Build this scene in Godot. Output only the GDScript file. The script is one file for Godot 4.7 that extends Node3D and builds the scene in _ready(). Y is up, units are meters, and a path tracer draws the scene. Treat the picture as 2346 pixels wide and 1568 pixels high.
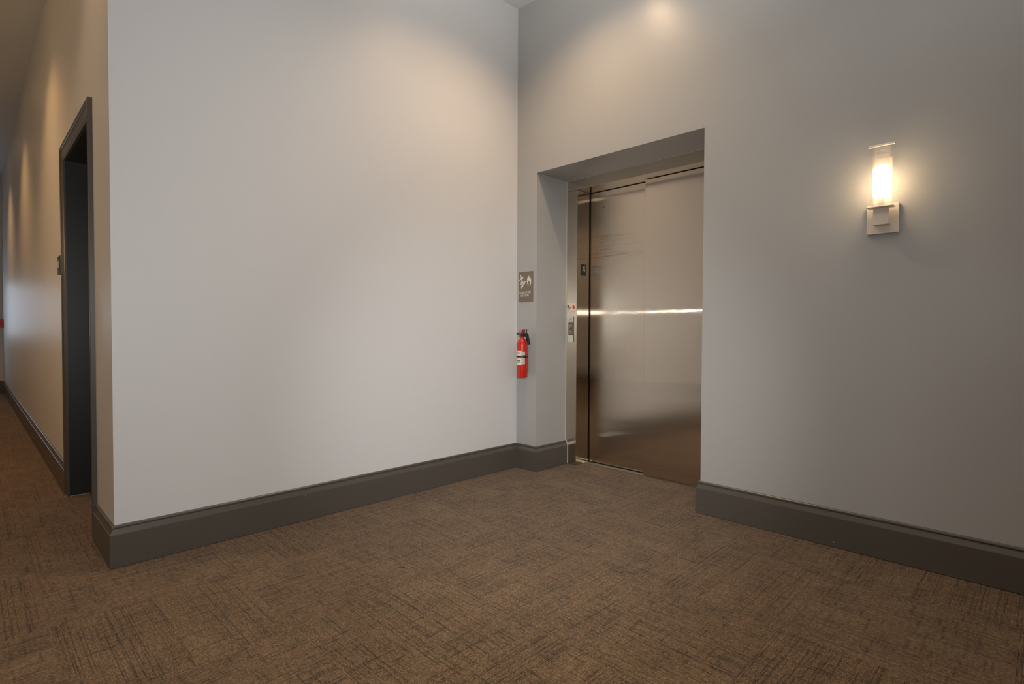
extends Node3D
# A lobby corner: off-white wall, grey wall with a steel elevator in an alcove, hallway to the left.
# Axes: corner of the two walls at x = 0, z = 0; the grey wall runs along +x, the white wall along +z, the hallway along -x.

const LZ := 2.536      # length of the white wall, where the hallway begins
const HC := 3.482      # ceiling height
const OA := 0.2023     # elevator alcove, left edge
const OB := 1.4886     # elevator alcove, right edge
const DEP := 0.35      # depth of the alcove
const HS := 2.2133     # height of the alcove
const HD := 2.134      # underside of the steel header
const XJ := 0.305      # face of the left steel jamb
const EX := 6.5        # side wall
const BZ := 4.4        # back wall
const HX := -9.3       # end of the hallway

# strength of each light: added side window, hall window, flash head, flash bounced off the ceiling, added vignette beam, corner downlight, hall downlights (near to far), wall lamp, added wall lamp, added lobby downlight
const P := [0.8, 0.45, 3.0, 21.0, 4.7, 2.05, 0.85, 1.9, 1.9, 1.9, 0.022, 0.85, 4.0]

var M := {}
var taken := {}

# ------------------------------------------------------------------ mesh builder
class MB:
	var v := PackedVector3Array()
	var n := PackedVector3Array()
	var uv := PackedVector2Array()
	var uv2 := PackedVector2Array()
	var xf := Transform3D.IDENTITY

	func tri(a: Vector3, b: Vector3, c: Vector3, na: Vector3, nb: Vector3, nc: Vector3, ua := Vector2.ZERO, ub := Vector2.ZERO, uc := Vector2.ZERO) -> void:
		var flip := (b - a).cross(c - a).dot(na + nb + nc) > 0.0
		if flip:
			var t := b; b = c; c = t
			t = nb; nb = nc; nc = t
			var s := ub; ub = uc; uc = s
		v.append(xf * a); v.append(xf * b); v.append(xf * c)
		n.append((xf.basis * na).normalized()); n.append((xf.basis * nb).normalized()); n.append((xf.basis * nc).normalized())
		uv.append(ua); uv.append(ub); uv.append(uc)

	func plan(p: Vector3, m: Vector3) -> Vector2:
		var q := m.abs()
		if q.x >= q.y and q.x >= q.z: return Vector2(p.z, -p.y)
		if q.y >= q.x and q.y >= q.z: return Vector2(p.x, p.z)
		return Vector2(p.x, -p.y)

	func quad(a: Vector3, b: Vector3, c: Vector3, d: Vector3, m: Vector3) -> void:
		tri(a, b, c, m, m, m, plan(a, m), plan(b, m), plan(c, m))
		tri(a, c, d, m, m, m, plan(a, m), plan(c, m), plan(d, m))

	func quadn(a: Vector3, b: Vector3, c: Vector3, d: Vector3, na: Vector3, nb: Vector3, nc: Vector3, nd: Vector3) -> void:
		tri(a, b, c, na, nb, nc, plan(a, na), plan(b, na), plan(c, na))
		tri(a, c, d, na, nc, nd, plan(a, na), plan(c, na), plan(d, na))

	func box(lo: Vector3, hi: Vector3, bev := 0.0) -> MB:
		var ctr := (lo + hi) * 0.5
		var h := (hi - lo) * 0.5
		var pt := func(s: Vector3, ax: int) -> Vector3:
			var p := ctr
			for k in 3:
				p[k] += s[k] * (h[k] if k == ax else h[k] - bev)
			return p
		for ax in 3:
			var i := (ax + 1) % 3
			var j := (ax + 2) % 3
			for sg in [-1.0, 1.0]:
				var q := []
				for c in [[-1.0, -1.0], [1.0, -1.0], [1.0, 1.0], [-1.0, 1.0]]:
					var s := Vector3.ZERO
					s[ax] = sg; s[i] = c[0]; s[j] = c[1]
					q.append(pt.call(s, ax))
				var m := Vector3.ZERO
				m[ax] = sg
				quad(q[0], q[1], q[2], q[3], m)
		if bev > 0.0:
			for ax in 3:
				var i := (ax + 1) % 3
				var j := (ax + 2) % 3
				for si in [-1.0, 1.0]:
					for sj in [-1.0, 1.0]:
						var s0 := Vector3.ZERO
						s0[i] = si; s0[j] = sj; s0[ax] = -1.0
						var s1 := s0
						s1[ax] = 1.0
						var m := Vector3.ZERO
						m[i] = si; m[j] = sj
						var mi := Vector3.ZERO
						mi[i] = si
						var mj := Vector3.ZERO
						mj[j] = sj
						quadn(pt.call(s0, i), pt.call(s1, i), pt.call(s1, j), pt.call(s0, j), mi, mi, mj, mj)
			for sx in [-1.0, 1.0]:
				for sy in [-1.0, 1.0]:
					for sz in [-1.0, 1.0]:
						var s := Vector3(sx, sy, sz)
						tri(pt.call(s, 0), pt.call(s, 1), pt.call(s, 2), Vector3(sx, 0, 0), Vector3(0, sy, 0), Vector3(0, 0, sz))
		return self

	# turned profile (radius, height) round the y axis
	func lathe(prof: Array, segs := 24, a0 := 0.0, a1 := TAU) -> MB:
		var pn := []
		for k in prof.size() - 1:
			var e: Vector2 = prof[k + 1] - prof[k]
			pn.append(Vector2(e.y, -e.x).normalized())
		for k in prof.size() - 1:
			var n0: Vector2 = pn[k]
			var n1: Vector2 = pn[k]
			if k > 0 and pn[k - 1].dot(pn[k]) > 0.6: n0 = (pn[k - 1] + pn[k]).normalized()
			if k < pn.size() - 1 and pn[k + 1].dot(pn[k]) > 0.6: n1 = (pn[k + 1] + pn[k]).normalized()
			for s in segs:
				var t0 := a0 + (a1 - a0) * s / segs
				var t1 := a0 + (a1 - a0) * (s + 1) / segs
				var d0 := Vector3(cos(t0), 0, -sin(t0))
				var d1 := Vector3(cos(t1), 0, -sin(t1))
				var p: Vector2 = prof[k]
				var q: Vector2 = prof[k + 1]
				var up := Vector3.UP
				quadn(d0 * p.x + up * p.y, d1 * p.x + up * p.y, d1 * q.x + up * q.y, d0 * q.x + up * q.y,
					d0 * n0.x + up * n0.y, d1 * n0.x + up * n0.y, d1 * n1.x + up * n1.y, d0 * n1.x + up * n1.y)
		return self

	func tube(pts: Array, r: float, segs := 10) -> MB:
		var rings := []
		var side := Vector3.ZERO
		for k in pts.size():
			var d: Vector3 = (pts[mini(k + 1, pts.size() - 1)] - pts[maxi(k - 1, 0)]).normalized()
			if k == 0:
				side = d.cross(Vector3(0.31, 0.92, 0.23)).normalized()
			side = (side - d * side.dot(d)).normalized()
			var w := d.cross(side)
			var ring := []
			for s in segs:
				var t := TAU * s / segs
				ring.append(side * cos(t) + w * sin(t))
			rings.append(ring)
		for k in pts.size() - 1:
			for s in segs:
				var s2 := (s + 1) % segs
				var a: Vector3 = rings[k][s]; var b: Vector3 = rings[k][s2]
				var c: Vector3 = rings[k + 1][s2]; var e: Vector3 = rings[k + 1][s]
				quadn(pts[k] + a * r, pts[k] + b * r, pts[k + 1] + c * r, pts[k + 1] + e * r, a, b, c, e)
		for k in [0, pts.size() - 1]:
			var m: Vector3 = (pts[0] - pts[1]).normalized() if k == 0 else (pts[-1] - pts[-2]).normalized()
			for s in segs:
				tri(pts[k] + m * r * 0.4, pts[k] + rings[k][s] * r, pts[k] + rings[k][(s + 1) % segs] * r, m, (m + rings[k][s]).normalized(), (m + rings[k][(s + 1) % segs]).normalized())
		return self

	# a flat outline in x and y with depth along z
	func prism(poly: PackedVector2Array, z0: float, z1: float) -> MB:
		var area := 0.0
		for k in poly.size():
			area += poly[k].cross(poly[(k + 1) % poly.size()])
		if area < 0.0: poly.reverse()
		var t := Geometry2D.triangulate_polygon(poly)
		for k in range(0, t.size(), 3):
			var a := poly[t[k]]; var b := poly[t[k + 1]]; var c := poly[t[k + 2]]
			for z in [z0, z1]:
				var m := Vector3(0, 0, -1.0 if z == z0 else 1.0)
				tri(Vector3(a.x, a.y, z), Vector3(b.x, b.y, z), Vector3(c.x, c.y, z), m, m, m, a, b, c)
		for k in poly.size():
			var a := poly[k]
			var b := poly[(k + 1) % poly.size()]
			var m := Vector3(b.y - a.y, a.x - b.x, 0).normalized()
			quad(Vector3(a.x, a.y, z0), Vector3(b.x, b.y, z0), Vector3(b.x, b.y, z1), Vector3(a.x, a.y, z1), m)
		return self

	func stroke(line: Array, w: float, z0: float, z1: float) -> MB:
		for p in Geometry2D.offset_polyline(PackedVector2Array(line), w * 0.5, Geometry2D.JOIN_MITER, Geometry2D.END_BUTT):
			prism(p, z0, z1)
		return self

	# a moulding: profile (out, high) run along a path with mitred corners; out is to the left-hand normal (-d.y, d.x)
	func sweep(path: Array, prof: Array, o: Vector3, ex: Vector3, ey: Vector3, eh: Vector3, first := 0, last := -1) -> MB:
		if last < 0: last = path.size() - 1
		var nn := []
		for k in path.size() - 1:
			var d: Vector2 = (path[k + 1] - path[k]).normalized()
			nn.append(Vector2(-d.y, d.x))
		var at := func(k: int, q: Vector2) -> Vector3:
			var m: Vector2
			if k == 0: m = nn[0]
			elif k == path.size() - 1: m = nn[-1]
			else: m = (nn[k - 1] + nn[k]) / (1.0 + nn[k - 1].dot(nn[k]))
			var p: Vector2 = path[k] + m * q.x
			return o + ex * p.x + ey * p.y + eh * q.y
		for k in range(first, last):
			for j in prof.size() - 1:
				var e: Vector2 = (prof[j + 1] - prof[j]).normalized()
				var m: Vector3 = (ex * nn[k].x + ey * nn[k].y) * e.y - eh * e.x
				quad(at.call(k, prof[j]), at.call(k + 1, prof[j]), at.call(k + 1, prof[j + 1]), at.call(k, prof[j + 1]), m)
		var t := Geometry2D.triangulate_polygon(PackedVector2Array(prof))
		for k in [first, last]:
			var d: Vector2 = (path[1] - path[0]) if k == 0 else (path[k] - path[k - 1])
			if k == first: d = -(path[k + 1] - path[k])
			var m := (ex * d.x + ey * d.y).normalized()
			for i in range(0, t.size(), 3):
				tri(at.call(k, prof[t[i]]), at.call(k, prof[t[i + 1]]), at.call(k, prof[t[i + 2]]), m, m, m)
		return self

	func mesh() -> ArrayMesh:
		var arr := []
		arr.resize(Mesh.ARRAY_MAX)
		arr[Mesh.ARRAY_VERTEX] = v
		arr[Mesh.ARRAY_NORMAL] = n
		arr[Mesh.ARRAY_TEX_UV] = uv
		if uv2.size(): arr[Mesh.ARRAY_TEX_UV2] = uv2
		var m := ArrayMesh.new()
		m.add_surface_from_arrays(Mesh.PRIMITIVE_TRIANGLES, arr)
		return m

# ------------------------------------------------------------------ scene helpers
func numbered(called: String) -> String:
	var k: int = taken.get(called, 0)
	taken[called] = k + 1
	return called if k == 0 else "%s_%03d" % [called, k]

func obj(called: String, mb: MB, mat: Material, parent: Node = self) -> MeshInstance3D:
	var o := MeshInstance3D.new()
	o.name = numbered(called) if parent == self else called
	o.mesh = mb.mesh()
	o.material_override = mat
	o.cast_shadow = GeometryInstance3D.SHADOW_CASTING_SETTING_ON
	parent.add_child(o, true)
	return o

func tag(o: Node, label: String, category: String, group := "") -> Node:
	o.set_meta("label", label)
	o.set_meta("category", category)
	if group: o.set_meta("group", group)
	return o

func thing(called: String, label: String, category: String, at := Vector3.ZERO, turn := 0.0, group := "") -> Node3D:
	var o := Node3D.new()
	o.name = numbered(called)
	add_child(o, true)
	o.position = at
	o.rotation.y = turn
	tag(o, label, category, group)
	return o

func struct(called: String, mb: MB, mat: Material, label: String, category: String) -> MeshInstance3D:
	var o := obj(called, mb, mat)
	o.set_meta("kind", "structure")
	tag(o, label, category)
	return o

func part_label(o: Node, label: String) -> void:
	o.set_meta("label", label)

func text(called: String, what: String, high: float, at: Vector3, mat: Material, parent: Node, squeeze := 1.0, deep := 0.0008) -> MeshInstance3D:
	var t := TextMesh.new()
	var f := SystemFont.new()
	f.font_names = PackedStringArray(["Droid Sans"])
	t.font = f
	t.text = what
	t.font_size = 64
	t.pixel_size = high / 46.0
	t.depth = deep
	t.curve_step = 2.0
	var o := MeshInstance3D.new()
	o.name = called
	o.mesh = t
	o.material_override = mat
	parent.add_child(o, true)
	o.position = at
	o.scale = Vector3(squeeze, 1, 1)
	return o

func mat(srgb: Color, rough := 0.6, metal := 0.0, spec := 0.5) -> StandardMaterial3D:
	var m := StandardMaterial3D.new()
	m.albedo_color = srgb
	m.roughness = rough
	m.metallic = metal
	m.metallic_specular = spec
	return m

func glow(srgb: Color, power: float) -> StandardMaterial3D:
	var m := mat(srgb, 0.5)
	m.emission_enabled = true
	m.emission = srgb
	m.emission_energy_multiplier = power
	return m

func spot(parent: Node, at: Vector3, towards: Vector3, col: Color, energy: float, half: float, soft: float, size: float) -> SpotLight3D:
	var l := SpotLight3D.new()
	l.name = "lamp_light"
	parent.add_child(l, true)
	l.position = at
	var d := (towards - at).normalized()
	l.basis = Basis.looking_at(d, Vector3.RIGHT if absf(d.y) > 0.9 else Vector3.UP)
	l.light_color = col
	l.light_energy = energy
	l.spot_angle = half
	l.spot_angle_attenuation = soft
	l.spot_range = 30.0
	l.spot_attenuation = 2.0
	l.light_size = size
	l.shadow_enabled = true
	return l

func area(parent: Node, at: Vector3, towards: Vector3, size: Vector2, col: Color, energy: float) -> AreaLight3D:
	var l := AreaLight3D.new()
	l.name = "daylight"
	parent.add_child(l, true)
	l.position = at
	l.basis = Basis.looking_at(towards, Vector3.UP)
	l.area_size = size
	l.area_normalize_energy = true
	l.light_color = col
	l.light_energy = energy
	l.area_range = 30.0
	l.shadow_enabled = true
	return l

# ------------------------------------------------------------------ lamps and windows, inferred and added, that light the place
const WARM := Color(1.0, 0.845, 0.675)
const AMBER := Color(1.0, 0.77, 0.50)
const COOL := Color(0.84, 0.92, 1.0)

func downlight(x: float, z: float, energy: float, half: float, label: String, tint := WARM) -> void:
	var t := thing("ceiling_downlight", label, "ceiling light", Vector3(x, HC, z), 0.0, "recessed ceiling downlights")
	obj("trim_ring", MB.new().lathe([Vector2(0.052, 0.0), Vector2(0.058, -0.004), Vector2(0.078, -0.003), Vector2(0.08, 0.0)], 32), M.white_trim, t)
	obj("lens", MB.new().lathe([Vector2(0.0005, -0.001), Vector2(0.052, -0.001)], 32), glow(tint, energy * 9.0), t)
	spot(t, Vector3(0, -0.03, 0), Vector3(0, -3, 0), tint, energy, half, 1.0, 0.05)

func window(called: String, at: Vector3, turn: float, w: float, h: float, power: float, energy: float, label: String) -> void:
	# local: the pane in the x-y plane, facing +z into the room, centred
	var t := Node3D.new()
	t.name = called
	add_child(t, true)
	t.position = at
	t.rotation.y = turn
	t.set_meta("kind", "structure")
	tag(t, label, "window")
	var f := MB.new()
	var b := 0.05
	f.box(Vector3(-w / 2, -h / 2, -0.05), Vector3(-w / 2 + b, h / 2, 0.03), 0.002)
	f.box(Vector3(w / 2 - b, -h / 2, -0.05), Vector3(w / 2, h / 2, 0.03), 0.002)
	f.box(Vector3(-w / 2 + b, h / 2 - b, -0.05), Vector3(w / 2 - b, h / 2, 0.03), 0.002)
	f.box(Vector3(-w / 2 + b, -h / 2, -0.05), Vector3(w / 2 - b, -h / 2 + b, 0.03), 0.002)
	obj("window_frame", f, M.grey_trim, t)
	obj("mullion", MB.new().box(Vector3(-0.02, -h / 2 + b, -0.03), Vector3(0.02, h / 2 - b, 0.02), 0.003), M.grey_trim, t)
	obj("pane", MB.new().box(Vector3(-w / 2 + b, -h / 2 + b, -0.02), Vector3(-0.02, h / 2 - b, -0.012)), glow(COOL, power), t)
	obj("pane", MB.new().box(Vector3(0.02, -h / 2 + b, -0.02), Vector3(w / 2 - b, h / 2 - b, -0.012)), glow(COOL, power), t)
	area(t, Vector3(0, 0, 0.05), Vector3(0, 0, 1), Vector2(w - 0.1, h - 0.1), COOL, energy)

func _ready() -> void:
	# ---- camera
	var cam := Camera3D.new()
	cam.name = "camera"
	add_child(cam)
	var fwd := Vector3(-0.70424, -0.02253, -0.70960).normalized()
	var right := Vector3(0.70971, 0.00395, -0.70448)
	right = (right - fwd * right.dot(fwd)).normalized()
	cam.transform = Transform3D(Basis(right, right.cross(fwd), -fwd), Vector3(2.9172, 1.0557, 2.9916))
	cam.fov = rad_to_deg(2.0 * atan(784.0 / 1246.66))
	cam.near = 0.05
	cam.far = 60.0
	cam.current = true
	# ---- environment: a closed interior
	var we := WorldEnvironment.new()
	we.name = "environment"
	var env := Environment.new()
	env.background_mode = Environment.BG_COLOR
	env.background_color = Color(0.02, 0.02, 0.02)
	env.tonemap_mode = Environment.TONE_MAPPER_LINEAR
	env.tonemap_exposure = 1.0
	env.sdfgi_enabled = true
	env.ssao_enabled = true
	env.ssil_enabled = true
	we.environment = env
	add_child(we)
	materials()
	# ---- lights
	window("window_1", Vector3(EX, 1.5, 0.70), -PI / 2, 1.0, 2.2, P[0] * 0.3, P[0], "added tall narrow window giving cool fill light at the end of the grey wall")  # unseen window added as cool fill for the alcove side
	window("window_2", Vector3(HX, 1.35, 3.4), PI / 2, 1.1, 0.96, P[1] * 2.0, P[1], "small daylight window at the far end of the hallway")
	spot(self, Vector3(2.92, 1.285, 2.99), Vector3(0.0, 0.9, 1.0), Color(1.0, 0.99, 0.975), P[2], 58.0, 1.0, 0.012).name = "camera_flash"
	spot(self, Vector3(2.92, 1.33, 2.99), Vector3(2.1, HC, 1.85), Color(1.0, 0.99, 0.975), P[3], 38.0, 1.0, 0.02).name = "ceiling_bounce"
	spot(self, Vector3(2.92, 1.285, 2.99), Vector3(0.15, 0.4, -0.1), Color(1.0, 0.99, 0.975), P[4], 28.0, 1.0, 0.012).name = "added_vignette_beam"  # added second beam, brightens the frame centre to imitate lens vignetting
	downlight(0.83, 0.64, P[5], 68.0, "recessed downlight over the elevator corner")
	downlight(4.1, 3.7, P[12], 62.0, "added downlight brightening the back wall for the steel reflections")  # unseen lamp added to brighten what the steel jamb reflects
	downlight(-0.35, 3.15, P[6], 50.0, "recessed downlight where the hallway opens into the lobby")
	downlight(-2.1, 3.15, P[7], 52.0, "recessed downlight in the hallway outside the shaded door", AMBER)
	downlight(-4.5, 3.15, P[8], 52.0, "recessed downlight halfway down the hallway", AMBER)
	downlight(-6.9, 3.15, P[9], 52.0, "recessed downlight near the hallway end", AMBER)
	shell()
	carpet()
	mouldings()
	hall_door()
	elevator()
	signs()
	extinguisher()
	sconce(Vector3(2.356, 1.504, 0.0), 0.0, P[10], "lit wall lamp with a clear glass block on the grey wall right of the elevator")
	sconce(Vector3(-1.7, 1.504, BZ), PI, P[11], "added wall lamp on the back wall to brighten the hallway wall near the corner")  # unseen second lamp added to light the hallway wall by the corner
	hall_devices()

# ------------------------------------------------------------------ materials
func materials() -> void:
	M.white_wall = mat(Color8(211, 211, 212), 0.42, 0.0, 0.45)
	M.grey_wall = mat(Color8(168, 168, 167), 0.32, 0.0, 0.5)
	M.ceiling = mat(Color8(205, 206, 205), 0.9)
	M.grey_trim = mat(Color8(83, 78, 72), 0.32, 0.0, 0.5)
	M.shaded_and_dark_trim = mat(Color8(32, 30, 27), 0.4, 0.0, 0.5)  # trim grey darkened by doorway shade; also colours the dark wall plate
	M.white_trim = mat(Color8(225, 224, 220), 0.5)
	M.slab = mat(Color8(70, 64, 58), 0.9)
	var st := mat(Color8(216, 205, 190), 0.042, 1.0)
	st.anisotropy_enabled = true
	st.anisotropy = 1.0
	st.normal_enabled = true
	st.normal_texture = brushed()
	st.normal_scale = 1.0
	st.uv1_scale = Vector3(48.0, 0.5, 1.0)
	M.steel = st
	var sp: StandardMaterial3D = st.duplicate()
	sp.detail_enabled = true
	sp.detail_albedo = dark_streaks()
	sp.detail_uv_layer = BaseMaterial3D.DETAIL_UV_2
	sp.detail_blend_mode = BaseMaterial3D.BLEND_MODE_MUL
	M.steel_streaked = sp
	M.sill = mat(Color8(190, 184, 172), 0.35, 1.0)
	M.caulk = mat(Color8(205, 198, 186), 0.6)
	M.black = mat(Color8(24, 23, 23), 0.45)
	M.black_plastic = mat(Color8(28, 28, 28), 0.4)
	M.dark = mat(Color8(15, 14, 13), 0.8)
	M.white_print = mat(Color8(228, 224, 216), 0.5)
	M.sign = mat(Color8(118, 108, 94), 0.5)
	M.sign_white = mat(Color8(222, 214, 204), 0.5)
	M.cream = mat(Color8(226, 214, 200), 0.5)
	M.red_print = mat(Color8(205, 60, 48), 0.5)
	M.grey_print = mat(Color8(140, 132, 124), 0.6)
	M.pale_green = mat(Color8(196, 206, 192), 0.4)
	M.green_print = mat(Color8(60, 84, 62), 0.6)
	M.button = mat(Color8(120, 108, 98), 0.35, 0.8)
	var red := mat(Color8(192, 30, 10), 0.28)
	red.clearcoat_enabled = true
	red.clearcoat = 0.6
	red.clearcoat_roughness = 0.12
	M.red = red
	M.label_white = mat(Color8(232, 222, 212), 0.5)
	M.label_grey = mat(Color8(186, 178, 172), 0.5)
	M.gauge = mat(Color8(120, 112, 106), 0.3)
	M.satin_metal = mat(Color8(222, 211, 197), 0.36, 0.25)
	var g := StandardMaterial3D.new()
	g.albedo_color = Color(1, 0.97, 0.93, 0.08)
	g.transparency = BaseMaterial3D.TRANSPARENCY_ALPHA
	g.roughness = 0.05
	M.glass = g
	var fg := StandardMaterial3D.new()
	fg.albedo_color = Color(1, 0.95, 0.88, 0.22)
	fg.transparency = BaseMaterial3D.TRANSPARENCY_ALPHA
	fg.roughness = 0.6
	M.frosted = fg
	M.bulb = glow(Color(1.0, 0.91, 0.76), 7.0)
	M.red_box = mat(Color8(190, 28, 22), 0.4)
	M.ivory = mat(Color8(214, 202, 184), 0.5)

# upright brushed grain: fine grooves that tilt the surface sideways only
func brushed() -> ImageTexture:
	var w := 2048
	var im := Image.create(w, 4, false, Image.FORMAT_RGB8)
	var rng := RandomNumberGenerator.new()
	rng.seed = 23
	for x in w:
		var n := Vector3(clampf(rng.randfn(0.0, 0.09 if rng.randf() < 0.72 else 0.36), -0.9, 0.9), 0.0, 1.0).normalized()
		for y in 4:
			im.set_pixel(x, y, Color(n.x * 0.5 + 0.5, 0.5, n.z * 0.5 + 0.5))
	return ImageTexture.create_from_image(im)

# soft darker horizontal streaks on the far door panel
func dark_streaks() -> ImageTexture:
	var w := 256
	var h := 1024
	var im := Image.create(w, h, false, Image.FORMAT_RGB8)
	im.fill(Color(1, 1, 1))
	var rng := RandomNumberGenerator.new()
	rng.seed = 11
	# [height in metres, length, strength]
	for k in 46:
		var y := 1.585 + 0.20 * rng.randf() + 0.02 * rng.randf()
		var row := int((1.0 - y / 2.13) * h)
		var x0 := rng.randi_range(0, 40) if rng.randf() < 0.55 else rng.randi_range(0, 130)
		var x1 := x0 + rng.randi_range(50, 150)
		var dark := 0.03 + 0.09 * rng.randf()
		var tilt := rng.randf_range(-0.01, 0.02)
		for x in range(x0, mini(x1, w)):
			var t := float(x - x0) / (x1 - x0)
			var a := dark * sin(PI * t)
			var r := row - int(tilt * (x - x0))
			for q in [-1, 0, 1]:
				var c := im.get_pixel(x, clampi(r + q, 0, h - 1))
				var s := 1.0 - a * (1.0 if q == 0 else 0.45)
				im.set_pixel(x, clampi(r + q, 0, h - 1), Color(c.r * s, c.g * s, c.b * s))
	return ImageTexture.create_from_image(im)

# ------------------------------------------------------------------ room shell
func shell() -> void:
	var V := func(x, y, z): return Vector3(x, y, z)
	var w := MB.new()
	w.box(V.call(-0.12, -0.05, 0), V.call(0, HC, LZ))
	struct("wall_left", w, M.white_wall, "broad off-white painted wall between the hallway and the elevator corner", "wall")
	w = MB.new()
	w.box(V.call(-0.12, -0.05, -0.62), V.call(OA, HC, 0))
	w.box(V.call(OB, -0.05, -0.62), V.call(EX + 0.12, HC, 0))
	w.box(V.call(OA, HS, -0.62), V.call(OB, HC, 0))
	w.box(V.call(-0.12, -0.05, -0.74), V.call(EX + 0.12, HC, -0.62))
	struct("wall_right", w, M.grey_wall, "grey painted wall with the elevator alcove cut into it", "wall")
	w = MB.new()
	w.box(V.call(HX - 0.12, -0.05, LZ - 0.16), V.call(-1.45, HC, LZ))
	w.box(V.call(-0.495, -0.05, LZ - 0.16), V.call(-0.12, HC, LZ))
	w.box(V.call(-1.45, 2.11, LZ - 0.16), V.call(-0.495, HC, LZ))
	struct("wall_hall", w, M.white_wall, "long hallway wall with the dark framed doorway in it", "wall")
	# hallway end with its window opening
	w = MB.new()
	w.box(V.call(HX - 0.12, -0.05, LZ), V.call(HX, HC, 2.85))
	w.box(V.call(HX - 0.12, -0.05, 3.95), V.call(HX, HC, BZ + 0.12))
	w.box(V.call(HX - 0.12, -0.05, 2.85), V.call(HX, 0.87, 3.95))
	w.box(V.call(HX - 0.12, 1.83, 2.85), V.call(HX, HC, 3.95))
	struct("wall_hall_end", w, M.white_wall, "end wall of the hallway behind the red alarm box", "wall")
	w = MB.new()
	w.box(V.call(HX, -0.05, BZ), V.call(EX + 0.12, HC, BZ + 0.12))
	struct("wall_back", w, M.white_wall, "long off-white wall behind the viewpoint, facing the elevator wall", "wall")
	w = MB.new()
	w.box(V.call(EX, -0.05, 0), V.call(EX + 0.12, HC, 0.20))
	w.box(V.call(EX, -0.05, 1.20), V.call(EX + 0.12, HC, BZ))
	w.box(V.call(EX, -0.05, 0.20), V.call(EX + 0.12, 0.40, 1.20))
	w.box(V.call(EX, 2.60, 0.20), V.call(EX + 0.12, HC, 1.20))
	struct("wall_side", w, M.white_wall, "off-white side wall holding the added tall narrow window", "wall")
	w = MB.new()
	w.box(V.call(HX - 0.12, HC, -0.74), V.call(EX + 0.12, HC + 0.12, BZ + 0.12))
	struct("ceiling", w, M.ceiling, "plain pale ceiling over the lobby and hallway", "ceiling")

# ------------------------------------------------------------------ carpet tiles
func carpet_maps(seed_: int, with_height: bool) -> Array:
	var S := 1024
	var rows := 176          # tufted rows across a tile (columns of the picture)
	var st := 104            # stitches along a row
	var rng := RandomNumberGenerator.new()
	rng.seed = seed_
	var nz := FastNoiseLite.new()
	nz.seed = seed_
	nz.noise_type = FastNoiseLite.TYPE_SIMPLEX
	nz.frequency = 0.02
	# strong streaks along the rows, weaker and shorter ones across, mottling, single loops
	var rowtone := PackedFloat32Array()
	rowtone.resize(rows)
	for k in rows:
		rowtone[k] = rng.randf()
	var palette := [Color8(66, 50, 33), Color8(96, 75, 52), Color8(123, 98, 70), Color8(149, 121, 89), Color8(172, 144, 109)]
	var cols := PackedByteArray()
	cols.resize(rows * st * 3)
	var hts := PackedByteArray()
	hts.resize(rows * st)
	for r in rows:
		var dark_row := rowtone[r] < 0.17
		var mid_row := rowtone[r] < 0.38
		for s in st:
			var t := 0.56
			var along := nz.get_noise_2d(r * 37.0, s * 1.6)
			if dark_row: t -= 0.34 * clampf(0.75 + along * 1.6, 0.1, 1.0)
			elif mid_row: t -= 0.17 * clampf(0.5 + along * 1.8, 0.0, 1.0)
			var across := nz.get_noise_2d(r * 0.5 + 900.0, s * 23.0 + 500.0)
			if across > 0.36: t -= 0.9 * (across - 0.36) + 0.04
			t += 0.10 * nz.get_noise_2d(r * 0.55 + 300.0, s * 0.9 - 200.0)
			t += rng.randf_range(-0.24, 0.24)
			t = clampf(t, 0.0, 0.999) * 4.0
			var i := int(t)
			var c: Color = palette[i].lerp(palette[i + 1], t - i)
			var hue := nz.get_noise_2d(r * 2.3 - 700.0, s * 1.3 + 100.0)
			var o := (r * st + s) * 3
			cols[o] = clampi(int(255.0 * (c.r + 0.007 * hue)), 0, 255)
			cols[o + 1] = clampi(int(255.0 * (c.g - 0.005 * hue)), 0, 255)
			cols[o + 2] = clampi(int(255.0 * (c.b + 0.006 * hue)), 0, 255)
			hts[r * st + s] = 200 + rng.randi_range(-40, 40)
	var out := PackedByteArray()
	out.resize(S * S * 3)
	var hgt := PackedByteArray()
	if with_height: hgt.resize(S * S)
	var fx := PackedInt32Array(); fx.resize(S)
	var wx := PackedFloat32Array(); wx.resize(S)
	var sl := PackedFloat32Array(); sl.resize(S)
	for x in S:
		var q := float(x) * rows / S
		fx[x] = int(q)
		sl[x] = 0.7 * (q - int(q) - 0.5) * (1.0 if int(q) % 2 == 0 else -1.0)
		var e := absf(q - int(q) - 0.5) * 2.0
		wx[x] = 1.0 - e * e
	for y in S:
		var base := float(y) * st / S
		for x in S:
			var r := fx[x]
			var q := base + (0.5 if r % 2 == 1 else 0.0) + sl[x] + 1.0
			var s := int(q)
			var e := absf(q - s - 0.5) * 2.0
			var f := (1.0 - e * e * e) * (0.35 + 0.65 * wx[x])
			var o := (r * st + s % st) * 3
			var k := 0.52 + 0.48 * f  # shade between the loops multiplied into the carpet colour
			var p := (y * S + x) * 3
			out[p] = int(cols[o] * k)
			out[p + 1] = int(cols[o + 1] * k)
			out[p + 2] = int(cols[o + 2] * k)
			if with_height: hgt[y * S + x] = int(hts[r * st + s % st] * f)
	var res := [ImageTexture.create_from_image(Image.create_from_data(S, S, false, Image.FORMAT_RGB8, out))]
	if with_height:
		res.append(ImageTexture.create_from_image(Image.create_from_data(S, S, false, Image.FORMAT_L8, hgt)))
	return res

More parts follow.
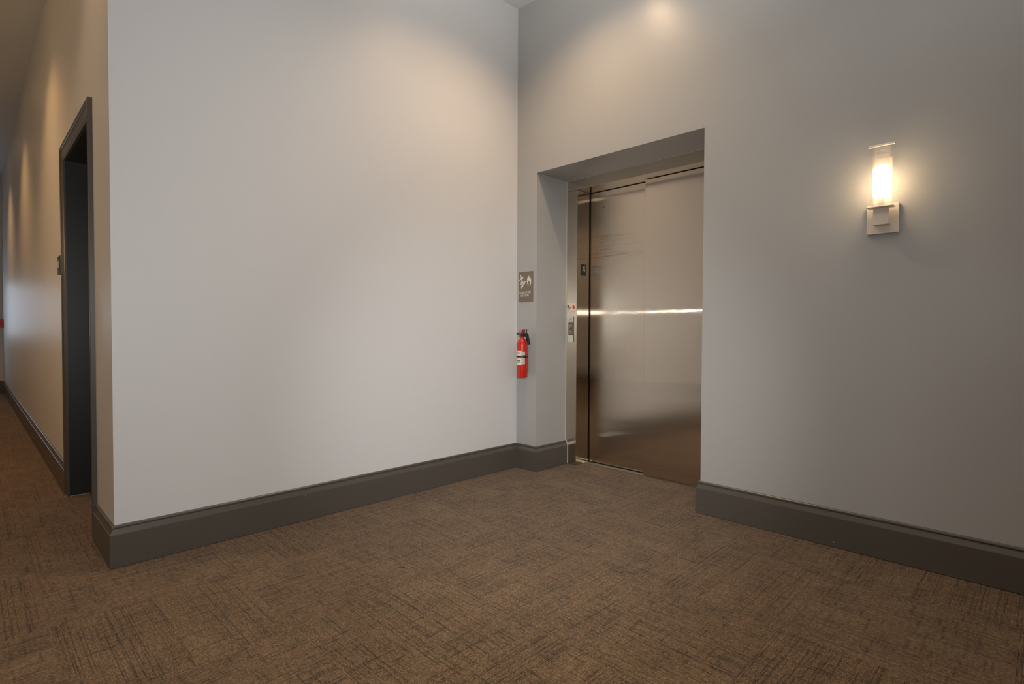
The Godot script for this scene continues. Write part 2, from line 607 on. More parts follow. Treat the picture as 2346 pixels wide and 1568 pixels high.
func carpet() -> void:
	var slab := MB.new()
	slab.box(Vector3(HX - 0.12, -0.14, -0.74), Vector3(EX + 0.12, -0.007, BZ + 0.12))
	var floor_ := struct("floor", slab, M.slab, "brown carpet tiled floor laid in quarter turned squares", "floor")
	var mats := []
	var height: ImageTexture
	for k in 3:
		var maps := carpet_maps(41 + k * 17, k == 0)
		if k == 0: height = maps[1]
		var m := mat(Color(0.985, 0.985, 0.985), 0.95, 0.0, 0.25)
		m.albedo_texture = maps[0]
		m.heightmap_enabled = true
		m.heightmap_texture = height
		m.heightmap_scale = 0.05
		m.rim_enabled = true
		m.rim = 0.22
		m.rim_tint = 0.85
		mats.append(m)
	var region := PackedVector2Array([Vector2(0, 0), Vector2(OA, 0), Vector2(OA, -0.463), Vector2(OB, -0.463), Vector2(OB, 0), Vector2(EX, 0), Vector2(EX, BZ), Vector2(HX, BZ), Vector2(HX, LZ),
		Vector2(-1.43, LZ), Vector2(-1.43, LZ - 0.1), Vector2(-0.515, LZ - 0.1), Vector2(-0.515, LZ), Vector2(0, LZ)])
	var pit := 0.606
	var g := 0.00015
	var rng := RandomNumberGenerator.new()
	rng.seed = 5
	for ix in range(-18, 11):
		for iz in range(-3, 7):
			var x0 := 1.04 + ix * pit
			var z0 := 0.972 + iz * pit
			var sq := PackedVector2Array([Vector2(x0 + g, z0 + g), Vector2(x0 + pit - g, z0 + g), Vector2(x0 + pit - g, z0 + pit - g), Vector2(x0 + g, z0 + pit - g)])
			var rot := (0 if posmod(ix + iz, 2) == 0 else 1) + 2 * rng.randi_range(0, 1)
			var which := rng.randi_range(0, 2)
			for p in Geometry2D.intersect_polygons(sq, region):
				if p.size() < 3: continue
				var area_ := 0.0
				for k in p.size(): area_ += p[k].cross(p[(k + 1) % p.size()]) * 0.5
				if absf(area_) < 0.0004: continue
				var mb := MB.new()
				mb.xf = Transform3D(Basis(Vector3(1, 0, 0), Vector3(0, 0, 1), Vector3(0, -1, 0)), Vector3.ZERO)   # outline x, y -> x, z
				var inner := Geometry2D.offset_polygon(p, -0.0005)
				mb.prism(p, 0.0006, 0.007)
				var lift := rng.randf_range(0.0, 0.0002)
				if inner.size() == 1: mb.prism(inner[0], -lift, 0.0035)
				for k in mb.uv.size():
					var c := Vector2((mb.v[k].x - x0) / pit, (mb.v[k].z - z0) / pit)
					# picture columns are the tufted rows: rows run along z when rot is even
					match rot:
						0: c = c
						1: c = Vector2(1.0 - c.y, c.x)
						2: c = Vector2(1.0 - c.x, 1.0 - c.y)
						3: c = Vector2(c.y, 1.0 - c.x)
					mb.uv[k] = c
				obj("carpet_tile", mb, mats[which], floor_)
	# a dark speck of lint on the carpet
	var lint := MB.new()
	lint.tube([Vector3(0.888, 0.003, 1.648), Vector3(0.893, 0.006, 1.643), Vector3(0.9, 0.005, 1.639), Vector3(0.905, 0.003, 1.632)], 0.0021, 7)
	tag(obj("lint", lint, M.dark), "tiny dark scrap of lint lying on the carpet before the white wall", "lint")

# ------------------------------------------------------------------ mouldings
func base_profile() -> Array:
	return [Vector2(0.0195, 0.003), Vector2(0.0195, 0.146), Vector2(0.0190, 0.1482), Vector2(0.0168, 0.1492), Vector2(0.0153, 0.153), Vector2(0.0122, 0.160), Vector2(0.0086, 0.168), Vector2(0.0080, 0.1705),
		Vector2(0.0068, 0.1712), Vector2(0.0068, 0.1735), Vector2(0.0105, 0.1745), Vector2(0.0115, 0.178), Vector2(0.0105, 0.1825), Vector2(0.0070, 0.1855), Vector2(0.0, 0.1862), Vector2(0.0, 0.003)]

func mouldings() -> void:
	var pr := base_profile()
	var O := Vector3.ZERO
	var a := [Vector2(-0.424, LZ), Vector2(0, LZ), Vector2(0, 0), Vector2(OA, 0), Vector2(OA, -DEP)]
	var b := [Vector2(OB, -DEP), Vector2(OB, 0), Vector2(EX, 0), Vector2(EX, BZ), Vector2(HX, BZ), Vector2(HX, LZ), Vector2(-1.521, LZ)]
	struct("baseboard_hall_near", MB.new().sweep(a, pr, O, Vector3.RIGHT, Vector3.BACK, Vector3.UP, 0, 1), M.grey_trim, "short grey baseboard between the dark doorway and the white wall corner", "baseboard")
	struct("baseboard_left", MB.new().sweep(a, pr, O, Vector3.RIGHT, Vector3.BACK, Vector3.UP, 1, 2), M.grey_trim, "long grey baseboard along the foot of the broad white wall", "baseboard")
	struct("baseboard_alcove", MB.new().sweep(a, pr, O, Vector3.RIGHT, Vector3.BACK, Vector3.UP, 2, 4), M.grey_trim, "grey baseboard below the fire extinguisher turning into the elevator alcove", "baseboard")
	struct("baseboard_right", MB.new().sweep(b, pr, O, Vector3.RIGHT, Vector3.BACK, Vector3.UP, 0, 2), M.grey_trim, "dark grey baseboard below the wall lamp on the grey wall", "baseboard")
	struct("baseboard_side", MB.new().sweep(b, pr, O, Vector3.RIGHT, Vector3.BACK, Vector3.UP, 2, 3), M.grey_trim, "grey baseboard under the added tall narrow window", "baseboard")
	struct("baseboard_back", MB.new().sweep(b, pr, O, Vector3.RIGHT, Vector3.BACK, Vector3.UP, 3, 4), M.grey_trim, "grey baseboard along the wall behind the viewpoint", "baseboard")
	struct("baseboard_hall_end", MB.new().sweep(b, pr, O, Vector3.RIGHT, Vector3.BACK, Vector3.UP, 4, 5), M.grey_trim, "grey baseboard across the far end of the hallway", "baseboard")
	struct("baseboard_hall", MB.new().sweep(b, pr, O, Vector3.RIGHT, Vector3.BACK, Vector3.UP, 5, 6), M.grey_trim, "grey baseboard receding down the hallway beyond the dark doorway", "baseboard")
	# little paint chips knocked out of the baseboards
	for c in [["baseboard_right", Vector3(2.181, 0.027, 0.0195), 0.0], ["baseboard_left", Vector3(0.0195, 0.141, 1.679), PI / 2], ["baseboard_left", Vector3(0.0195, 0.008, 1.967), PI / 2], ["baseboard_right", Vector3(1.515, 0.035, 0.0195), 0.0]]:
		var chip := MB.new()
		chip.prism(PackedVector2Array([Vector2(-0.002, -0.002), Vector2(0.0006, -0.0028), Vector2(0.0022, 0.0008), Vector2(0.0004, 0.0030), Vector2(-0.0016, 0.0016)]), -0.0004, 0.0003)
		var co := obj("paint_chip", chip, M.white_trim, get_node(NodePath(c[0])))
		co.position = c[1]
		co.rotation.y = c[2]
	# pale bead of caulk where the alcove meets the steel frame
	var c := MB.new()
	c.tube([Vector3(OA + 0.0205, 0.004, -DEP + 0.002), Vector3(OA + 0.0205, 0.149, -DEP + 0.002), Vector3(OA + 0.010, 0.172, -DEP + 0.002), Vector3(OA + 0.011, 0.184, -DEP + 0.002), Vector3(OA + 0.001, 0.188, -DEP + 0.002), Vector3(OA + 0.001, 1.0, -DEP + 0.002), Vector3(OA + 0.001, HS - 0.003, -DEP + 0.002)], 0.0022, 6)
	c.tube([Vector3(OA + 0.002, HS - 0.001, -DEP + 0.002), Vector3(0.8, HS - 0.001, -DEP + 0.002), Vector3(OB - 0.002, HS - 0.001, -DEP + 0.002)], 0.0016, 6)
	struct("trim_1", c, M.caulk, "thin pale caulk bead along the steel elevator frame", "caulk")

# ------------------------------------------------------------------ hallway door
func hall_door() -> void:
	var t := Node3D.new()
	t.name = "door_1"
	add_child(t, true)
	t.set_meta("kind", "structure")
	tag(t, "grey hallway door with its recess shade in the colour and a moulded casing, left of the white wall corner", "door")
	var L := -1.43
	var R := -0.515
	var H := 2.09
	var prof := [Vector2(0.09, 0.0), Vector2(0.09, 0.0185), Vector2(0.087, 0.0205), Vector2(0.080, 0.0205), Vector2(0.0765, 0.018), Vector2(0.0745, 0.0145), Vector2(0.068, 0.0125), Vector2(0.040, 0.0125), Vector2(0.030, 0.0118), Vector2(0.0285, 0.0098), Vector2(0.0255, 0.0098), Vector2(0.024, 0.0125), Vector2(0.019, 0.0135), Vector2(0.014, 0.0115), Vector2(0.012, 0.0095), Vector2(0.009, 0.0095), Vector2(0.0075, 0.0115), Vector2(0.003, 0.0115), Vector2(0.0, 0.0095), Vector2(0.0, 0.0)]
	var path := [Vector2(L, 0.002), Vector2(L, H), Vector2(R, H), Vector2(R, 0.002)]
	obj("casing", MB.new().sweep(path, prof, Vector3(0, 0, LZ), Vector3.RIGHT, Vector3.UP, Vector3.BACK), M.grey_trim, t)
	var j := MB.new()
	j.box(Vector3(L - 0.02, 0.004, LZ - 0.16), Vector3(L, H + 0.02, LZ), 0.001)
	j.box(Vector3(R, 0.004, LZ - 0.16), Vector3(R + 0.02, H + 0.02, LZ), 0.001)
	j.box(Vector3(L, H, LZ - 0.16), Vector3(R, H + 0.02, LZ), 0.001)
	obj("jamb", j, M.shaded_and_dark_trim, t)
	var d := MB.new()
	d.box(Vector3(L + 0.003, 0.014, LZ - 0.155), Vector3(R - 0.003, H - 0.004, LZ - 0.112), 0.002)
	obj("door_leaf", d, M.shaded_and_dark_trim, t)
	obj("shade_threshold", MB.new().box(Vector3(L, -0.006, LZ - 0.16), Vector3(R, 0.006, LZ - 0.1), 0.002), M.dark, t)  # near-black colour stands for the shaded gap under the door

# ------------------------------------------------------------------ elevator
func elevator() -> void:
	var t := thing("elevator", "brushed steel elevator entrance with two sliding panels in the alcove", "elevator", Vector3(0, 0, 0))
	var f := MB.new()
	f.box(Vector3(OA + 0.001, 0.003, -0.503), Vector3(XJ, HD, -DEP), 0.0022)
	var jl := obj("jamb", f, M.steel, t)
	jl.set_meta("label", "steel jamb holding the call panel")
	f = MB.new()
	f.box(Vector3(1.386, 0.003, -0.503), Vector3(OB - 0.001, HD, -DEP), 0.0022)
	obj("jamb", f, M.steel, t)
	f = MB.new()
	f.box(Vector3(OA + 0.001, HD, -0.503), Vector3(OB - 0.001, HS - 0.001, -DEP), 0.0022)
	obj("header", f, M.steel, t)
	# near panel on the right, far panel on the left
	f = MB.new()
	f.box(Vector3(0.832, 0.010, -0.492), Vector3(1.40, HD - 0.003, -0.455), 0.002)
	part_label(obj("door_panel", f, M.steel, t), "near steel panel on the right")
	f = MB.new()
	f.box(Vector3(0.290, 0.010, -0.552), Vector3(0.862, HD - 0.003, -0.515), 0.002)
	for p in f.v:
		f.uv2.append(Vector2((p.x - 0.29) / 0.572, 1.0 - p.y / 2.13))
	part_label(obj("door_panel", f, M.steel_streaked, t), "far steel panel with faint darker streaks")
	f = MB.new()
	f.box(Vector3(XJ, -0.006, -0.60), Vector3(1.386, 0.004, -0.464), 0.0015)
	for k in 4:
		f.box(Vector3(XJ, 0.0035, -0.474 - k * 0.011), Vector3(1.386, 0.0055, -0.469 - k * 0.011), 0.0006)
	obj("sill", f, M.sill, t)
	f = MB.new()
	f.prism(PackedVector2Array([Vector2(0, 0), Vector2(0.005, 0), Vector2(0.005, 0.005), Vector2(0, 0.005)]), 0.0, 0.002)
	f.xf = Transform3D.IDENTITY
	var hole := MB.new()
	hole.xf = Transform3D(Basis(Vector3(1, 0, 0), Vector3(0, 0, 1), Vector3(0, -1, 0)), Vector3(0.432, 2.008, -0.515))
	hole.lathe([Vector2(0.004, 0.0), Vector2(0.004, 0.0008), Vector2(0.0005, 0.0008)], 12)
	obj("keyhole", hole, M.dark, t)

# ------------------------------------------------------------------ signs and the call panel
func running_person(mb: MB, w: float, h: float, z0: float, z1: float) -> void:
	# strokes given as fractions of the plate: across from the left, down from the top
	var P := func(u: float, v_: float) -> Vector2: return Vector2((u - 0.5) * w, (0.5 - v_) * h)
	var head := PackedVector2Array()
	for k in 14:
		head.append(P.call(0.155, 0.128) + Vector2(cos(TAU * k / 14), sin(TAU * k / 14)) * w * 0.042)
	mb.prism(head, z0, z1)
	mb.prism(PackedVector2Array([P.call(0.165, 0.165), P.call(0.225, 0.16), P.call(0.262, 0.235), P.call(0.275, 0.315), P.call(0.225, 0.335), P.call(0.205, 0.27), P.call(0.17, 0.215)]), z0, z1)
	mb.stroke([P.call(0.19, 0.185), P.call(0.165, 0.245), P.call(0.07, 0.285)], w * 0.045, z0, z1)
	mb.stroke([P.call(0.19, 0.172), P.call(0.30, 0.178), P.call(0.315, 0.245)], w * 0.045, z0, z1)
	mb.stroke([P.call(0.235, 0.305), P.call(0.20, 0.355), P.call(0.18, 0.43)], w * 0.052, z0, z1)
	mb.stroke([P.call(0.25, 0.30), P.call(0.30, 0.345), P.call(0.36, 0.362)], w * 0.052, z0, z1)

func stairs(mb: MB, w: float, h: float, z0: float, z1: float) -> void:
	var P := func(u: float, v_: float) -> Vector2: return Vector2((u - 0.5) * w, (0.5 - v_) * h)
	mb.stroke([P.call(0.215, 0.565), P.call(0.215, 0.478), P.call(0.322, 0.474), P.call(0.322, 0.402), P.call(0.43, 0.398), P.call(0.43, 0.328), P.call(0.545, 0.322)], w * 0.045, z0, z1)

func flame(mb: MB, w: float, h: float, z0: float, z1: float) -> void:
	var out := PackedVector2Array()
	for c in [[0.69, 0.475], [0.635, 0.43], [0.60, 0.35], [0.60, 0.27], [0.62, 0.20], [0.645, 0.265], [0.68, 0.235], [0.71, 0.13], [0.745, 0.205], [0.80, 0.155], [0.79, 0.23], [0.815, 0.275], [0.845, 0.215], [0.875, 0.30], [0.87, 0.38], [0.845, 0.44], [0.81, 0.475], [0.765, 0.475],
			[0.79, 0.42], [0.79, 0.35], [0.755, 0.305], [0.735, 0.32], [0.70, 0.295], [0.675, 0.345], [0.67, 0.42], [0.705, 0.475]]:
		out.append(Vector2((c[0] - 0.5) * w, (0.5 - c[1]) * h))
	mb.prism(out, z0, z1)

func signs() -> void:
	# fire notice by the corner
	var w := 0.150
	var h := 0.2275
	var t := thing("fire_sign", "taupe in case of fire use stairs sign above the extinguisher", "sign", Vector3(0.0945, 1.381, 0.0))
	obj("plate", MB.new().box(Vector3(-w / 2, -h / 2, 0.0005), Vector3(w / 2, h / 2, 0.004), 0.0008), M.sign, t)
	var mb := MB.new()
	running_person(mb, w, h, 0.0035, 0.0048)
	obj("running_figure", mb, M.sign_white, t)
	mb = MB.new()
	stairs(mb, w, h, 0.0035, 0.0048)
	obj("stairs_symbol", mb, M.sign_white, t)
	mb = MB.new()
	flame(mb, w, h, 0.0035, 0.0048)
	obj("flame_symbol", mb, M.sign_white, t)
	text("lettering", "IN CASE OF FIRE", 0.0165, Vector3(-0.006, h * (0.5 - 0.695), 0.0042), M.sign_white, t, 0.72)
	text("lettering", "USE STAIRS", 0.0165, Vector3(-0.008, h * (0.5 - 0.79), 0.0042), M.sign_white, t, 0.72)
	mb = MB.new()
	for k in 9:
		for j in 2:
			if (k * 7 + j * 3) % 4 == 0: continue
			var c := Vector3(0.005 + 0.0045 * (k - 4) + 0.008, h * (0.5 - 0.872) - 0.005 * j, 0.004)
			mb.xf = Transform3D(Basis(Vector3(1, 0, 0), Vector3(0, 0, 1), Vector3(0, -1, 0)), c)
			mb.lathe([Vector2(0.0009, 0.0), Vector2(0.0006, 0.0005), Vector2(0.0001, 0.0007)], 6)
	obj("braille", mb, M.sign, t)

	# small warning notice on the steel jamb
	w = 0.082
	h = 0.084
	t = thing("fire_notice", "small cream notice with a red flame above the call buttons", "notice", Vector3(0.2555, 1.2205, -DEP))
	obj("plate", MB.new().box(Vector3(-w / 2, -h / 2, 0.0004), Vector3(w / 2, h / 2, 0.0014), 0.0003), M.cream, t)
	mb = MB.new()
	mb.xf = Transform3D(Basis.IDENTITY, Vector3(-0.006, -0.004, 0))
	running_person(mb, w * 1.15, h * 1.05, 0.0013, 0.0018)
	stairs(mb, w * 1.0, h * 1.0, 0.0013, 0.0018)
	obj("stairs_symbol", mb, M.black, t)
	mb = MB.new()
	mb.xf = Transform3D(Basis.IDENTITY, Vector3(-0.001, -0.004, 0))
	flame(mb, w * 1.05, h * 1.15, 0.0013, 0.0018)
	var core := PackedVector2Array()
	for c in [[0.73, 0.30], [0.79, 0.36], [0.79, 0.43], [0.73, 0.475], [0.68, 0.43], [0.68, 0.36]]:
		core.append(Vector2((c[0] - 0.5) * w * 1.05, (0.5 - c[1]) * h * 1.15))
	mb.prism(core, 0.0013, 0.0016)
	obj("flame_symbol", mb, M.red_print, t)
	text("lettering", "IN CASE OF FIRE", 0.0058, Vector3(0, -0.0165, 0.0013), M.grey_print, t, 0.9, 0.0004)
	text("lettering", "DO NOT USE ELEVATOR", 0.0058, Vector3(0, -0.0245, 0.0013), M.grey_print, t, 0.8, 0.0004)
	text("lettering", "USE STAIRS", 0.0058, Vector3(0, -0.0355, 0.0013), M.grey_print, t, 0.9, 0.0004)

	# hall call panel
	t = thing("call_panel", "narrow elevator call panel with two buttons on the left jamb", "call panel", Vector3(0.2515, 1.0615, -DEP))
	obj("back_plate", MB.new().box(Vector3(-0.0245, -0.101, 0.0004), Vector3(0.0285, 0.101, 0.006), 0.001), M.button, t)
	obj("top_plate", MB.new().box(Vector3(-0.0245, 0.052, 0.0055), Vector3(0.0245, 0.101, 0.0085), 0.0008), M.pale_green, t)
	mb = MB.new()
	var ring_o := PackedVector2Array()
	for k in 20: ring_o.append(Vector2(cos(TAU * k / 20), sin(TAU * k / 20)))
	for k in 20:
		var a := ring_o[k]
		var b := ring_o[(k + 1) % 20]
		mb.prism(PackedVector2Array([a * 0.008 + Vector2(0.002, 0.078), b * 0.008 + Vector2(0.002, 0.078), b * 0.0052 + Vector2(0.002, 0.078), a * 0.0052 + Vector2(0.002, 0.078)]), 0.0083, 0.009)
	mb.box(Vector3(-0.012, 0.0615, 0.0083), Vector3(0.016, 0.0635, 0.009))
	obj("printed_ring", mb, M.green_print, t)
	for s in [1.0, -1.0]:
		var bt := MB.new()
		bt.xf = Transform3D(Basis(Vector3(1, 0, 0), Vector3(0, 0, 1), Vector3(0, -1, 0)), Vector3(0.001, 0.001 + s * 0.025, 0.0055))
		bt.lathe([Vector2(0.0145, 0.0), Vector2(0.0145, 0.0022), Vector2(0.0132, 0.003), Vector2(0.0112, 0.003), Vector2(0.0112, 0.0018)], 24)
		bt.lathe([Vector2(0.0108, 0.0), Vector2(0.0108, 0.0034), Vector2(0.0098, 0.0042), Vector2(0.0003, 0.0044)], 24)
		var bo := obj("button", bt, M.steel, t)
		var ar := MB.new()
		ar.prism(PackedVector2Array([Vector2(-0.0045, -0.003 * s), Vector2(0.0045, -0.003 * s), Vector2(0.0, 0.0045 * s)]), 0.0, 0.0006)
		var ao := obj("arrow", ar, M.black, bo)
		ao.position = Vector3(0.001, 0.001 + s * 0.025, 0.0098)
	obj("lower_plate", MB.new().box(Vector3(-0.0245, -0.101, 0.0055), Vector3(0.0245, -0.048, 0.0085), 0.0008), M.pale_green, t)

	# floor number on the return of the jamb
	t = thing("floor_number_plate", "black plate reading 4 on the inner face of the steel jamb", "sign", Vector3(XJ, 1.525, -0.430), PI / 2)
	obj("plate", MB.new().box(Vector3(-0.033, -0.044, 0.0003), Vector3(0.033, 0.044, 0.0025), 0.0005), M.black, t)
	text("numeral", "4", 0.052, Vector3(0.002, 0.009, 0.0024), M.white_print, t, 0.85, 0.001)
	mb = MB.new()
	for c in [[-0.006, 0], [0.0, 0], [0.0, 1], [0.006, 1], [0.006, 0]]:
		mb.xf = Transform3D(Basis(Vector3(1, 0, 0), Vector3(0, 0, 1), Vector3(0, -1, 0)), Vector3(c[0], -0.028 - 0.006 * c[1], 0.0025))
		mb.lathe([Vector2(0.0011, 0.0), Vector2(0.0008, 0.0006), Vector2(0.0001, 0.0009)], 6)
	obj("braille", mb, M.black, t)

# ------------------------------------------------------------------ fire extinguisher
func extinguisher() -> void:
	var t := thing("fire_extinguisher", "red fire extinguisher hung low on the grey wall by the corner", "fire extinguisher", Vector3(0.122, 0.703, 0.068), deg_to_rad(18))
	var r := 0.0405
	obj("cylinder", MB.new().lathe([Vector2(0.0005, 0.004), Vector2(0.026, 0.004), Vector2(0.031, 0.0), Vector2(0.036, 0.0), Vector2(0.0395, 0.003), Vector2(r, 0.008), Vector2(r, 0.12), Vector2(r, 0.236), Vector2(0.0400, 0.247), Vector2(0.0380, 0.258), Vector2(0.0345, 0.268), Vector2(0.0290, 0.277), Vector2(0.0220, 0.284), Vector2(0.0165, 0.288), Vector2(0.0145, 0.293), Vector2(0.0140, 0.305), Vector2(0.0005, 0.305)], 40), M.red, t)
	# angles run anticlockwise seen from above, from local +x; the label's right edge is towards +x
	var rl := r + 0.0005
	var lb := MB.new()
	lb.lathe([Vector2(r - 0.001, 0.091), Vector2(rl, 0.091), Vector2(rl, 0.195), Vector2(r - 0.001, 0.195)], 36, deg_to_rad(-72), deg_to_rad(110 - 200) + deg_to_rad(-95))
	var lab := obj("paper_label", lb, M.label_white, t)
	var rg := r + 0.0009
	lb = MB.new()
	lb.lathe([Vector2(r, 0.097), Vector2(rg, 0.097), Vector2(rg, 0.145), Vector2(r, 0.145)], 12, deg_to_rad(-34), deg_to_rad(-64 - 12))
	lb.lathe([Vector2(r, 0.165), Vector2(rg, 0.165), Vector2(rg, 0.190), Vector2(r, 0.190)], 12, deg_to_rad(-4) - 0.5, deg_to_rad(-76))
	obj("grey_panel", lb, M.label_grey, lab)
	lb = MB.new()
	for k in 4:
		var a0 := deg_to_rad(-88 - 13 * k)
		lb.lathe([Vector2(r, 0.122), Vector2(rg, 0.122), Vector2(rg, 0.130), Vector2(r, 0.130)], 3, a0, a0 - deg_to_rad(9))
		if k < 3: lb.lathe([Vector2(r, 0.110), Vector2(rg, 0.110), Vector2(rg, 0.119), Vector2(r, 0.119)], 3, a0 - 0.05, a0 - deg_to_rad(11))
	obj("printed_symbol", lb, M.black, lab)
	lb = MB.new()
	lb.lathe([Vector2(r, 0.180), Vector2(rg, 0.180), Vector2(rg, 0.183), Vector2(r, 0.183)], 8, deg_to_rad(-85), deg_to_rad(-140))
	lb.lathe([Vector2(r, 0.174), Vector2(rg, 0.174), Vector2(rg, 0.1765), Vector2(r, 0.1765)], 8, deg_to_rad(-88), deg_to_rad(-130))
	obj("printed_line", lb, M.red_print, lab)
	obj("strap", MB.new().lathe([Vector2(r - 0.001, 0.1475), Vector2(r + 0.0022, 0.1475), Vector2(r + 0.0022, 0.1605), Vector2(r - 0.001, 0.1605)], 40), M.black_plastic, t)
	# wall bracket behind, in the extinguisher's own turn
	var br := MB.new()
	br.box(Vector3(-0.012, 0.03, -0.0585), Vector3(0.020, 0.285, -0.0545), 0.001)
	br.box(Vector3(-0.012, 0.145, -0.0555), Vector3(0.02, 0.163, -0.040), 0.001)
	br.box(Vector3(-0.012, 0.265, -0.0555), Vector3(0.02, 0.285, -0.0465), 0.001)
	obj("wall_bracket", br, M.black_plastic, t)
	# valve and handles
	var vb := MB.new()
	vb.lathe([Vector2(0.0005, 0.303), Vector2(0.0165, 0.303), Vector2(0.0175, 0.306), Vector2(0.0175, 0.312), Vector2(0.015, 0.315), Vector2(0.0125, 0.327), Vector2(0.0005, 0.327)], 24)
	vb.box(Vector3(-0.022, 0.308, -0.010), Vector3(0.026, 0.328, 0.010), 0.003)
	obj("valve", vb, M.black_plastic, t)
	obj("nozzle", MB.new().tube([Vector3(-0.018, 0.3225, 0.002), Vector3(-0.030, 0.3235, 0.004), Vector3(-0.038, 0.324, 0.005), Vector3(-0.042, 0.324, 0.005)], 0.0062, 14), M.black_plastic, t)
	var gb := MB.new()
	gb.xf = Transform3D(Basis(Vector3(1, 0, 0), Vector3(0, 0, 1), Vector3(0, -1, 0)), Vector3(-0.009, 0.3125, 0.009))
	gb.lathe([Vector2(0.0112, 0.0), Vector2(0.0112, 0.007), Vector2(0.0100, 0.0085), Vector2(0.0088, 0.0085), Vector2(0.0088, 0.0072)], 24)
	obj("gauge", gb, M.black_plastic, t)
	gb = MB.new()
	gb.xf = Transform3D(Basis(Vector3(1, 0, 0), Vector3(0, 0, 1), Vector3(0, -1, 0)), Vector3(-0.009, 0.3125, 0.009))
	gb.lathe([Vector2(0.0088, 0.0074), Vector2(0.0002, 0.0074)], 20)
	obj("gauge_dial", gb, M.gauge, t)
	var lv := MB.new()
	lv.prism(PackedVector2Array([Vector2(-0.008, 0.327), Vector2(0.018, 0.327), Vector2(0.020, 0.345), Vector2(0.016, 0.3545), Vector2(0.004, 0.3545), Vector2(-0.002, 0.343)]), -0.008, 0.008)
	obj("lever_block", lv, mat(Color8(140, 26, 24), 0.4), t)
	var lev := MB.new()
	lev.prism(PackedVector2Array([Vector2(0.010, 0.352), Vector2(0.048, 0.3545), Vector2(0.048, 0.3570), Vector2(0.009, 0.3560)]), -0.009, 0.009)
	lev.prism(PackedVector2Array([Vector2(0.031, 0.322), Vector2(0.036, 0.322), Vector2(0.037, 0.354), Vector2(0.032, 0.354)]), -0.006, 0.006)
	obj("squeeze_lever", lev, M.black_plastic, t)
	var hd := MB.new()
	hd.prism(PackedVector2Array([Vector2(0.012, 0.310), Vector2(0.018, 0.329), Vector2(0.040, 0.330), Vector2(0.047, 0.318), Vector2(0.054, 0.288), Vector2(0.0625, 0.254), Vector2(0.060, 0.246), Vector2(0.052, 0.249), Vector2(0.046, 0.272), Vector2(0.034, 0.298), Vector2(0.022, 0.304)]), -0.010, 0.010)
	obj("carry_handle", hd, M.black_plastic, t)
	var ring := []
	for k in 25:
		var a := TAU * k / 24
		ring.append(Vector3(-0.008 + 0.0125 * cos(a), 0.3405 + 0.0125 * sin(a), 0.011))
	obj("pull_ring", MB.new().tube(ring, 0.0016, 6), M.red, t)
	obj("locking_pin", MB.new().tube([Vector3(0.004, 0.340, 0.012), Vector3(0.004, 0.340, -0.012)], 0.0015, 6), M.satin_metal, t)

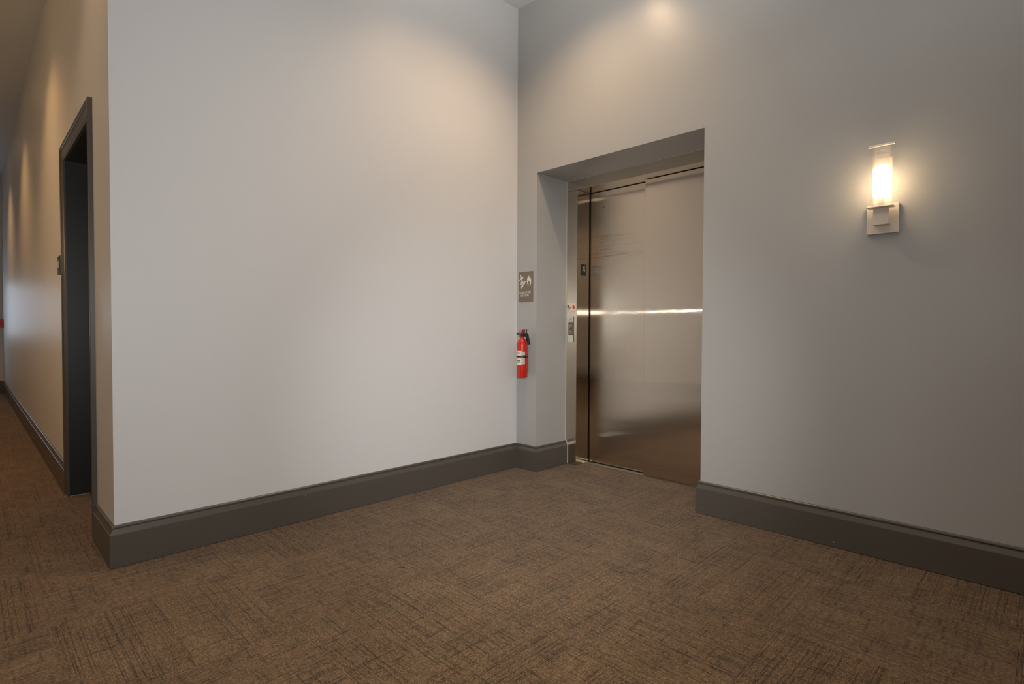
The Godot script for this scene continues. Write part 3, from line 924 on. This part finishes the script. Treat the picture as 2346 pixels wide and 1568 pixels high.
# ------------------------------------------------------------------ wall lamp
func sconce(at: Vector3, turn: float, power: float, label: String) -> void:
	var t := thing("wall_sconce", label, "wall lamp", at, turn)
	obj("wall_plate", MB.new().box(Vector3(-0.0625, 0.0, 0.0005), Vector3(0.0625, 0.133, 0.019), 0.0015), M.satin_metal, t)
	# a squared hook that leaves the plate and turns up in front of it
	var hk := MB.new()
	hk.xf = Transform3D(Basis(Vector3(0, 0, 1), Vector3(0, 1, 0), Vector3(-1, 0, 0)), Vector3.ZERO)   # outline: x is away from the wall, y up
	hk.prism(PackedVector2Array([Vector2(0.0185, 0.036), Vector2(0.057, 0.036), Vector2(0.058, 0.037), Vector2(0.058, 0.1115), Vector2(0.046, 0.1115), Vector2(0.046, 0.046), Vector2(0.0185, 0.046)]), -0.030, 0.030)
	obj("bracket", hk, M.satin_metal, t)
	obj("lower_bar", MB.new().box(Vector3(-0.050, 0.111, 0.034), Vector3(0.050, 0.1155, 0.084), 0.0012), M.satin_metal, t)
	obj("top_bar", MB.new().tube([Vector3(-0.050, 0.392, 0.062), Vector3(-0.02, 0.392, 0.062), Vector3(0.02, 0.392, 0.062), Vector3(0.050, 0.392, 0.062)], 0.0055, 12), M.satin_metal, t)
	# narrow inner glass between the bars, wider outer glass round the lamp
	var ig := MB.new()
	for z in [0.040, 0.082]:
		ig.box(Vector3(-0.031, 0.1155, z), Vector3(0.031, 0.3875, z + 0.003), 0.0008)
	obj("inner_glass", ig, M.glass, t)
	var og := MB.new()
	for z in [0.030, 0.091]:
		og.box(Vector3(-0.036, 0.136, z), Vector3(0.036, 0.340, z + 0.003), 0.0008)
	obj("outer_glass", og, M.frosted, t)
	var cl := MB.new()
	cl.stroke([Vector2(-0.025, 0.338), Vector2(-0.025, 0.368), Vector2(0.025, 0.368), Vector2(0.025, 0.338)], 0.0016, 0.061, 0.063)
	obj("wire_clip", cl, M.satin_metal, t)
	var rv := MB.new()
	for c in [[-0.017, 0.375], [0.015, 0.375], [0.0, 0.364], [-0.017, 0.350], [0.015, 0.350]]:
		rv.xf = Transform3D(Basis(Vector3(1, 0, 0), Vector3(0, 0, 1), Vector3(0, -1, 0)), Vector3(c[0], c[1], 0.085))
		rv.lathe([Vector2(0.0026, 0.0), Vector2(0.002, 0.0012), Vector2(0.0002, 0.0016)], 10)
	obj("rivets", rv, M.satin_metal, t)
	obj("socket", MB.new().lathe([Vector2(0.0005, 0.1155), Vector2(0.014, 0.1155), Vector2(0.014, 0.150), Vector2(0.0005, 0.150)], 20).box(Vector3(0, 0.116, 0), Vector3(0.0004, 0.1164, 0.0004)), M.white_trim, t).position = Vector3(0, 0, 0.062)
	var bulb := MB.new()
	bulb.lathe([Vector2(0.0005, 0.150), Vector2(0.015, 0.151), Vector2(0.026, 0.157), Vector2(0.0325, 0.168), Vector2(0.034, 0.182), Vector2(0.034, 0.272), Vector2(0.0325, 0.285), Vector2(0.026, 0.296), Vector2(0.015, 0.301), Vector2(0.0005, 0.302)], 28)
	bulb.xf = Transform3D.IDENTITY
	for k in bulb.v.size(): bulb.v[k] = bulb.v[k] * Vector3(1, 1, 0.76)
	obj("bulb", bulb, M.bulb, t).position = Vector3(0, 0, 0.062)
	var l := OmniLight3D.new()
	l.name = "sconce_light"
	t.add_child(l)
	l.position = Vector3(0, 0.225, 0.062)
	l.light_color = Color(1.0, 0.84, 0.62)
	l.light_energy = power
	l.light_size = 0.02
	l.omni_range = 20.0
	l.omni_attenuation = 2.0
	l.shadow_enabled = true

# ------------------------------------------------------------------ small things down the hallway
func hall_devices() -> void:
	var t := thing("fire_alarm_station", "small red fire alarm box at the far hallway end", "fire alarm", Vector3(-9.1, 1.06, LZ))
	obj("case", MB.new().box(Vector3(-0.06, 0.0, 0.0005), Vector3(0.06, 0.135, 0.05), 0.004), M.red_box, t)
	obj("pull_bar", MB.new().box(Vector3(-0.04, 0.05, 0.0495), Vector3(0.04, 0.075, 0.06), 0.003), M.white_trim, t)
	t = thing("alarm_strobe", "ivory alarm sounder above the red box at the hallway end", "alarm", Vector3(-9.1, 2.33, LZ))
	obj("back_box", MB.new().box(Vector3(-0.06, 0.0, 0.0005), Vector3(0.06, 0.13, 0.04), 0.004), M.ivory, t)
	obj("lens", MB.new().box(Vector3(-0.035, 0.02, 0.0395), Vector3(0.035, 0.06, 0.07), 0.008), M.ivory, t)
	t = thing("room_sign", "small dark wall plate with a pale centre beside the doorway casing", "wall plate", Vector3(-1.62, 1.40, LZ))
	obj("plate", MB.new().box(Vector3(-0.05, 0.0, 0.0005), Vector3(0.05, 0.118, 0.022), 0.003), M.shaded_and_dark_trim, t)
	obj("pale_centre", MB.new().box(Vector3(-0.02, 0.045, 0.0215), Vector3(0.02, 0.085, 0.024), 0.001), M.ivory, t)
